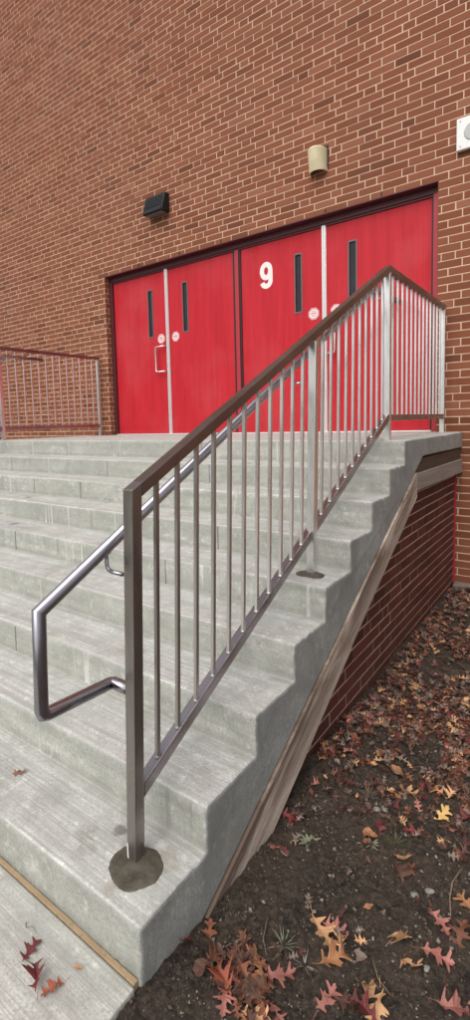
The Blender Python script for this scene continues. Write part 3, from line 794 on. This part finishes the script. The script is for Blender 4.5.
# ------------------------------------------------------------------ leaves, stones, weeds
def leaf_geom(seed, size=.1, curl=1.0, kind='oak'):
    rg = random.Random(seed)
    if kind == 'oak':
        half = [(0,.012),(.10,.035),(.17,.21),(.21,.23),(.23,.10),(.30,.055),(.40,.13),(.50,.37),(.545,.35),(.53,.22),(.62,.26),(.575,.10),(.63,.055),(.72,.12),(.83,.31),(.87,.27),(.80,.12),(.86,.07),(.91,.10),(1.0,.0)]
        mid  = [0,.06,.12,.16,.20,.27,.34,.40,.45,.49,.53,.56,.62,.69,.74,.79,.82,.87,.92,1.0]
    else:
        half = [(0,.01),(.15,.10),(.3,.21),(.45,.26),(.6,.25),(.75,.18),(.88,.09),(1,0)]; mid = [0,.13,.27,.42,.57,.72,.86,1.0]
    kx = [rg.uniform(.8, 1.2) for _ in half]; V = []; F = []
    bend, fold, tw, ph = rg.uniform(-1.8, 2.6)*curl, rg.uniform(.3, 1.5)*curl, rg.uniform(-1.6, 1.6)*curl, rg.uniform(0, 6)
    def P(t, w_):
        x = (t-.5); z = fold*abs(w_)*.6 + bend*.35*(x*x - .1) + tw*x*w_ + .05*curl*math.sin(t*9+ph+w_*7) + .9*curl*w_*w_*math.sin(ph)
        y = w_ + .10*math.sin(ph*2)*x*x*4
        return (x*size, y*size, z*size)
    m = len(mid)
    for t in mid: V.append(P(t, 0))
    for s in (1, -1):
        b = len(V)
        for i, (t, w_) in enumerate(half): V.append(P(t + rg.uniform(-.02, .02)*(0 < i < m-1), s*w_*kx[i]*(1+.12*s*math.sin(ph))))
        for i in range(m-1): F.append((i, i+1, b+i+1, b+i) if s < 0 else (i, b+i, b+i+1, i+1))
    b = len(V)                                   # stem
    for k in range(4):
        t = -.06*k*1.6; z = P(0, 0)[2]/size + .03*k*rg.uniform(-.5, 1)
        yo = .02*k*math.sin(ph)
        V += [((t-.5)*size, (yo-.008)*size, z*size), ((t-.5)*size, (yo+.008)*size, z*size)]
        if k: F.append((b+2*k-2, b+2*k-1, b+2*k+1, b+2*k))
    zm = min(v[2] for v in V)
    return [(x, y, z-zm) for x, y, z in V], F
PROTO = []
for s_ in range(14):
    v_, f_ = leaf_geom(100+s_, 1.0, [1.0, .6, 1.3, .8][s_ % 4], 'oak' if s_ % 5 else 'oval')
    PROTO.append((v_, f_))
PM = []
for v_, f_ in PROTO:
    me = bpy.data.meshes.new('fallen_leaf'); me.from_pydata(v_, [], f_); me.materials.append(LM['brown']); PM.append(me)
GRP = 'fallen oak leaves on the ground'
def leaf(x, y, z, size, rz, col, label, proto, tilt=(0, 0), nrm=None, lift=.003):
    o = bpy.data.objects.new('fallen_leaf', PM[proto % len(PM)]); C.objects.link(o)
    o.location = (x, y, z + lift); o.scale = (size, size, size)
    q = Vector((0, 0, 1)).rotation_difference(nrm if nrm else Vector((0, 0, 1)))
    o.rotation_euler = (q.to_matrix() @ Matrix.Rotation(tilt[0], 3, 'X') @ Matrix.Rotation(tilt[1], 3, 'Y') @ Matrix.Rotation(rz, 3, 'Z')).to_euler()
    o.material_slots[0].link = 'OBJECT'; o.material_slots[0].material = LM[col]
    return tag(o, label, 'leaf', GRP)
HAND = [  # x, y, size, heading, colour, proto, label
 (-.007,-3.905,.085,200,'crimson',1,'dark red oak leaf leaning on the corner of the bottom step'),
 (.045,-3.82,.065,120,'rust',2,'small rusty leaf lying just beyond the one at the bottom step'),
 (.149,-3.807,.062,60,'grey',5,'curled grey brown leaf alone on the soil above the near pile'),
 (.12,-3.904,.085,100,'rust',4,'rusty orange leaf at the left end of the near pile'),
 (.165,-3.915,.10,160,'red',6,'orange red leaf arched over the left half of the near pile'),
 (.196,-3.955,.075,-60,'pink',7,'pinkish red leaf at the bottom edge of the near pile'),
 (.224,-3.845,.095,140,'orange',8,'orange leaf with yellow edge on top of the near pile'),
 (.292,-3.827,.09,40,'pink',9,'pink brown star shaped leaf at the right end of the near pile'),
 (.279,-3.935,.08,20,'tan',3,'pale tan leaf cut by the bottom edge of the photo below the near pile'),
 (.231,-3.886,.10,-20,'rust',11,'broad rust brown leaf in the middle of the near pile'),
 (.255,-3.90,.08,80,'brown',12,'brown curled leaf in the right middle of the near pile'),
 (.205,-3.87,.07,10,'brown',13,'brown leaf half buried at the back of the near pile'),
 (.330,-3.643,.110,-30,'tan',1,'large pale tan oak leaf right of the near pile, pointing to the stairs'),
 (.352,-3.603,.080,20,'pink',2,'small pink red leaf tucked behind the large tan leaf'),
 (.395,-3.650,.065,110,'tan',6,'curled tan leaf just right of the large tan leaf'),
 (.385,-3.69,.10,60,'orange',4,'orange tan leaf lying below the large tan leaf'),
 (.442,-3.642,.05,0,'grey',5,'small grey leaf scrap right of the large tan leaf'),
 (.525,-3.530,.115,-70,'tan',8,'long narrow tan leaf in open soil right of centre'),
 (.55,-3.568,.095,-10,'tan',9,'tan leaf crossing under the long narrow tan leaf'),
 (.618,-3.519,.090,10,'pink',3,'pink star shaped leaf right of the long tan leaf'),
 (.599,-3.392,.085,-40,'pink',11,'pink leaf on open soil near the right edge of the photo, upper one'),
 (.657,-3.403,.085,80,'rust',7,'rust brown leaf at the right edge of the photo'),
 (.655,-3.292,.09,150,'orange',1,'orange tan leaf at the right edge above the rust brown one'),
 (.688,-3.615,.10,20,'pink',2,'pink red leaf in the bottom right corner of the photo'),
 (.482,-3.697,.075,100,'tan',10,'rounded pale tan leaf near the bottom edge'),
 (.526,-3.728,.090,-80,'tan',12,'pale tan star shaped leaf right of the rounded one at the bottom edge'),
 (.489,-3.748,.085,180,'crimson',6,'dark red leaf left of the two pale leaves at the bottom edge'),
 (.408,-3.785,.08,75,'pink',9,'narrow dull pink leaf at the bottom between the pile and the pale leaves'),
 (.45,-3.77,.07,15,'brown',13,'brown leaf under the dark red one at the bottom edge'),
 (.406,-3.471,.035,45,'orange',5,'tiny orange leaf piece alone on bare soil'),
 (.208,-2.755,.085,30,'tan',5,'pale orange leaf standing out in the litter near the brick side wall'),
 (.300,-2.84,.075,150,'orange',10,'orange leaf in the litter right of the pale orange leaf'),
 (.366,-2.928,.085,0,'tan',4,'tan leaf at the lower edge of the dense litter'),
 (.340,-2.96,.06,60,'orange',7,'small orange leaf beside the tan leaf at the litter edge'),
 (.509,-2.978,.085,80,'yellow',8,'pale yellow star shaped leaf at the right side of the litter'),
 (.436,-3.110,.070,200,'crimson',3,'small crimson leaf on bare soil below the yellow leaf'),
 (.321,-3.213,.080,-20,'orange',10,'orange folded leaf alone on bare soil'),
 (.442,-3.226,.105,100,'tan',11,'large pale tan star shaped leaf on bare soil'),
 (.332,-3.160,.065,110,'crimson',2,'small crimson leaf above the orange folded leaf'),
 (.437,-3.301,.080,-50,'brown',6,'brown leaf just below the large pale star shaped leaf'),
 (.47,-3.27,.075,60,'rust',12,'rust leaf touching the large pale star shaped leaf'),
 (.415,-2.920,.080,-30,'crimson',1,'crimson leaf in the lower litter left of the yellow leaf'),
 (.583,-2.950,.085,30,'crimson',4,'crimson leaf at the right edge of the photo beside the litter'),
 (.049,-3.436,.070,90,'pink',9,'pink red leaf near the foot of the sloping board'),
 (.036,-3.292,.080,10,'crimson',7,'bright red leaf close to the sloping board above the pink red one'),
 (.46,-2.86,.09,160,'orange',3,'orange brown leaf in the litter above the yellow leaf'),
 (.52,-2.80,.08,60,'rust',2,'rust leaf in the litter near the right edge of the photo'),
 (.60,-3.10,.07,60,'brown',13,'brown leaf on the soil near the right edge below the crimson one')]
for k, (x, y, s_, a, c_, pr, lab) in enumerate(HAND):
    z, nn = gz(x, y); pile = 'near pile' in lab and k > 2
    leaf(x, y, z, s_, R(a), c_, lab, pr, ((k*37 % 20 - 10)/45, (k*53 % 20 - 10)/40), nn, .004 + (.012*(k % 4)/2 if pile else 0))
rp = random.Random(31)
for k in range(46):
    t = rp.random(); x = .10 + .21*t + rp.gauss(0, .012); y = -3.90 + .03*math.sin(t*5) + rp.gauss(0, .035) + .02*t
    z, nn = gz(x, y); c_ = rp.choice(['brown', 'rust', 'brown', 'rust', 'grey', 'pink', 'rust', 'brown', 'orange'])
    leaf(x, y, z, rp.uniform(.035, .075), rp.uniform(0, 6.28), c_, {'brown': 'brown', 'rust': 'rust coloured', 'maroon': 'dark maroon', 'grey': 'grey brown', 'pink': 'dull pink', 'crimson': 'crimson', 'orange': 'orange'}[c_] + ' crumpled leaf among others in the near pile by the stairs', rp.randrange(14), (rp.gauss(0, .35), rp.gauss(0, .35)), nn, rp.uniform(.002, .022))
SZ = -9*H + .0015
leaf(-.314, -4.189, SZ, .072, R(100), 'crimson', 'red oak leaf on the sidewalk, upper one of the touching leaves', 1, lift=.001)
leaf(-.236, -4.222, SZ, .082, R(150), 'crimson', 'red oak leaf on the sidewalk, middle one of the touching leaves', 6, lift=.001)
leaf(-.178, -4.216, SZ, .065, R(-110), 'red', 'red oak leaf on the sidewalk, nearest the bottom edge of the photo', 3, lift=.001)
leaf(-.168, -4.140, SZ, .030, R(20), 'tan', 'tiny tan leaf scrap on the sidewalk beside the red leaves', 9, lift=.001)
leaf(-.815, -3.898, -8*H+.002, .055, R(60), 'rust', 'small rust red leaf alone on the lowest tread', 12, lift=.001)

rng = random.Random(77)
cand = []
def dens(x, y):
    p = Vector((x*2.2, y*2.2, 5)); nz = noise.noise(p) + .5*noise.noise(p*3)
    if y > -2.98 + .25*nz:
        d = 1.0
        if nz < -.16 and x > .12: d = .14
        if y > -1.2: d *= .8
        return d
    if x < .12 and y > -3.45: return .30
    if y > -3.15: return .25
    return .035
while len(cand) < 9500:
    x = rng.uniform(-.03, 2.6); y = rng.uniform(-4.4, -.14)
    if y < -4.02 and x < .05: continue
    if x < .03 and y < -2.95: continue
    if rng.random() > dens(x, y): continue
    if x > .9 and rng.random() < .35: continue
    cand.append((x, y))
cols = ['brown', 'maroon', 'brown', 'grey', 'brown', 'rust', 'maroon', 'grey', 'rust', 'brown', 'grey', 'brown', 'crimson', 'grey', 'tan', 'brown', 'grey', 'rust', 'pink', 'brown', 'tan']
vis = []; rest = []
for (x, y) in cand:
    px, py, dz = project((x, y, GZ))
    s_ = rng.uniform(.026, .060) if y > -3.0 else rng.uniform(.022, .05)
    item = (x, y, s_, rng.uniform(0, 6.28), rng.choice(cols), rng.randrange(14), rng.gauss(0, .3), rng.gauss(0, .3), rng.uniform(.001, .022))
    if 0 < px < 470 and 0 < py < 1020: vis.append((s_/dz, item))
    else: rest.append(item)
vis.sort(key=lambda q: -q[0])
NI = 200
CN = {'brown': 'brown', 'maroon': 'dark maroon', 'grey': 'grey brown', 'rust': 'rust coloured', 'crimson': 'crimson', 'pink': 'dull pink', 'tan': 'tan', 'orange': 'orange'}
for _, it in vis[:NI]:
    x, y, s_, a, c_, pr, t1, t2, lf = it; z, nn = gz(x, y)
    where = 'in litter at the foot of the brick side wall' if (x < .22 and y > -3.0) else 'in dense litter away from the brick side wall' if y > -2.95 else 'lying loose on open dark soil'
    leaf(x, y, z, s_, a, c_, 'small %s fallen leaf %s' % (CN[c_], where), pr, (t1, t2), nn, lf)
rest += [it for _, it in vis[NI:]]
lm = MB(); ck = list(LM)
for (x, y, s_, a, c_, pr, t1, t2, lf) in rest:
    z, nn = gz(x, y); mt = (Matrix.Rotation(t1, 3, 'X') @ Matrix.Rotation(t2, 3, 'Y') @ Matrix.Rotation(a, 3, 'Z'))
    v_, f_ = PROTO[pr]
    lm.add([(Vector((x, y, z+lf)) + mt @ (Vector(p)*s_)) for p in v_], f_, ck.index(c_))
lm_me = bpy.data.meshes.new('leaf_litter'); lm_me.from_pydata(lm.v, [], lm.f); lm_me.polygons.foreach_set('material_index', lm.m)
tag(link('leaf_litter', lm_me, [LM[k] for k in ck]), 'brown and maroon leaf litter spread over the soil by the brick side wall', 'leaf litter', kind='stuff')

def rock(name, x, y, s_, seed, label, mat, group='pale stones on the soil', flat=.55):
    me = bpy.data.meshes.new(name); bm = bmesh.new(); bmesh.ops.create_icosphere(bm, subdivisions=2, radius=1)
    rg = random.Random(seed); ax = rg.uniform(.6, 1); az = rg.uniform(0, 3)
    for v in bm.verts:
        v.co *= 1 + .35*noise.noise(v.co*1.3 + Vector((seed, 0, 0))); v.co = Matrix.Rotation(az, 3, 'Z') @ Vector((v.co.x*s_/2, v.co.y*s_/2*ax, v.co.z*s_/2*flat))
    bm.to_mesh(me); bm.free(); z, nn = gz(x, y)
    o = link(name, me, mat); o.location = (x, y, z + s_*.04)
    return tag(o, label, 'stone', group)
for k, (x, y, s_, lab) in enumerate([(.204,-3.119,.034,'pale rectangular stone left of the grass tuft'), (.295,-3.074,.030,'pale stone right of the grass tuft, left of a touching pair'), (.323,-3.066,.030,'pale stone right of the grass tuft, right of a touching pair'),
        (.51,-3.343,.028,'pale stone near the right edge below the large tan leaf, left of two'), (.548,-3.299,.030,'brown grey stone near the right edge, right of two'), (.084,-3.433,.034,'flat grey stone beside the pink red leaf near the board'), (.60,-3.56,.022,'small pale stone between the two pink leaves at lower right')]):
    rock('stone', x, y, s_, k+3, lab, M['stone'])
gm = MB()                                        # gravel and crumbs
rg = random.Random(9)
for _ in range(15000):
    x = rg.uniform(.0, 1.3); y = rg.uniform(-4.4, -2.2)
    if x < .02 and y > -4.05: continue
    s_ = rg.choice((.0015, .002, .003, .003, .004, .005, .009 if rg.random() < .5 else .004)); z, _n = gz(x, y)
    mt = Matrix.Rotation(rg.uniform(0, 6), 3, Vector((rg.gauss(0, 1), rg.gauss(0, 1), rg.gauss(0, 1))).normalized())
    P8 = [mt @ Vector((a*s_*rg.uniform(.5, 1.2), b_*s_*rg.uniform(.5, 1.1), c_*s_*rg.uniform(.3, .8))) + Vector((x, y, z+s_*.3)) for a, b_, c_ in ((1,0,0),(-1,0,0),(0,1,0),(0,-1,0),(0,0,1),(0,0,-1))]
    gm.add(P8, [(0,2,4),(2,1,4),(1,3,4),(3,0,4),(2,0,5),(1,2,5),(3,1,5),(0,3,5)], 0 if rg.random() < .16 else 1)
M['chip'] = plain('pale chip', (.24,.21,.17), .9, var=.4, sc=60)
M['crumb'] = plain('soil crumb', (.085,.060,.043), .95, var=.4, sc=90)
tag(gm.build('gravel', [M['chip'], M['crumb']]), 'fine pale gravel and crumbs scattered through the dark soil', 'gravel', kind='stuff')

def blade(m_, x, y, z, L, wd, az, lean, droop, mi=0, n=5):
    d = Vector((math.cos(az), math.sin(az), 0)); sd_ = Vector((-d.y, d.x, 0)); vs = []
    for k in range(n+1):
        t = k/n; ww = wd*(math.sin(math.pi*min(.97, .18+.8*t))**.8)
        c_ = Vector((x, y, z)) + d*L*math.sin(lean)*t + Vector((0, 0, L*(math.cos(lean)*t - droop*t*t)))
        vs += [c_ - sd_*ww/2 + Vector((0, 0, ww*.2)), c_, c_ + sd_*ww/2 + Vector((0, 0, ww*.2))]
    m_.add(vs, [(3*k, 3*k+1, 3*k+4, 3*k+3) for k in range(n)] + [(3*k+1, 3*k+2, 3*k+5, 3*k+4) for k in range(n)], mi)
def weed(name, x, y, nl, L, wd, label, mat, seed, lean=(1.1, 1.5)):
    rg = random.Random(seed); m_ = MB(); z, _n = gz(x, y)
    for k in range(nl):
        a = 6.28*k/nl*1.618*2 + rg.uniform(-.3, .3); ln = rg.uniform(*lean)
        blade(m_, x + .006*math.cos(a), y + .006*math.sin(a), z+.001, L*rg.uniform(.5, 1), wd*rg.uniform(.7, 1.1), a, ln, rg.uniform(0, .3)*math.cos(ln) + .05)
    me = bpy.data.meshes.new(name); me.from_pydata(m_.v, [], m_.f)
    return tag(link(name, me, mat, smooth=True), label, 'weed', 'small weeds in the soil')
weed('weed_rosette', .145, -3.358, 15, .046, .011, 'grey green weed rosette beside the flat grey stone by the board', M['weed'], 1, (1.15, 1.45))
weed('grass_tuft', .243, -3.015, 30, .055, .0022, 'grey green grass tuft between the pale stones below the litter', M['weed'], 2, (.5, 1.4))
weed('grass_tuft', .250, -3.735, 20, .055, .0022, 'thin grass tuft on the soil just above the near leaf pile', M['weed'], 3, (.7, 1.45))
weed('grass_tuft', .400, -3.18, 22, .05, .002, 'green grass tuft left of the large pale star shaped leaf', M['grass'], 4, (.6, 1.45))
weed('weed_rosette', .335, -3.245, 9, .028, .008, 'small weed rosette beside the orange folded leaf', M['weed'], 6, (1.1, 1.4))
weed('grass_tuft', .32, -3.74, 10, .04, .003, 'dry pale grass tuft right of the near leaf pile', M['stone'], 5, (1.0, 1.5))
def twig(pts, r, label):
    P = []
    for x, y in pts: 
        z = gz(x, y)[0] if x > -.004 else (-9*H)
        P.append((x, y, z + r*1.5 + .001))
    m_ = MB(); m_.tube(P, [r*(1-.5*i/(len(P)-1)) for i in range(len(P))], 6)
    return tag(m_.build('twig', M['twig'], None, smooth=True), label, 'twig', 'thin dry twigs')
twig([(.615,-3.17), (.60,-3.24), (.605,-3.30), (.62,-3.36)], .003, 'long pale twig near the right edge beside the stones')
twig([(.17,-3.69), (.19,-3.75), (.225,-3.79)], .002, 'thin twig above the near leaf pile')
twig([(.47,-3.62), (.50,-3.66), (.54,-3.68)], .0018, 'thin dark twig between the long tan leaf and the bottom edge')
twig([(.52,-3.47), (.50,-3.53), (.49,-3.57)], .0018, 'thin pale twig left of the long narrow tan leaf')
twig([(-.40,-4.15), (-.385,-4.16), (-.37,-4.145), (-.345,-4.152)], .0011, 'tiny curved dark twig on the sidewalk above the red leaves')
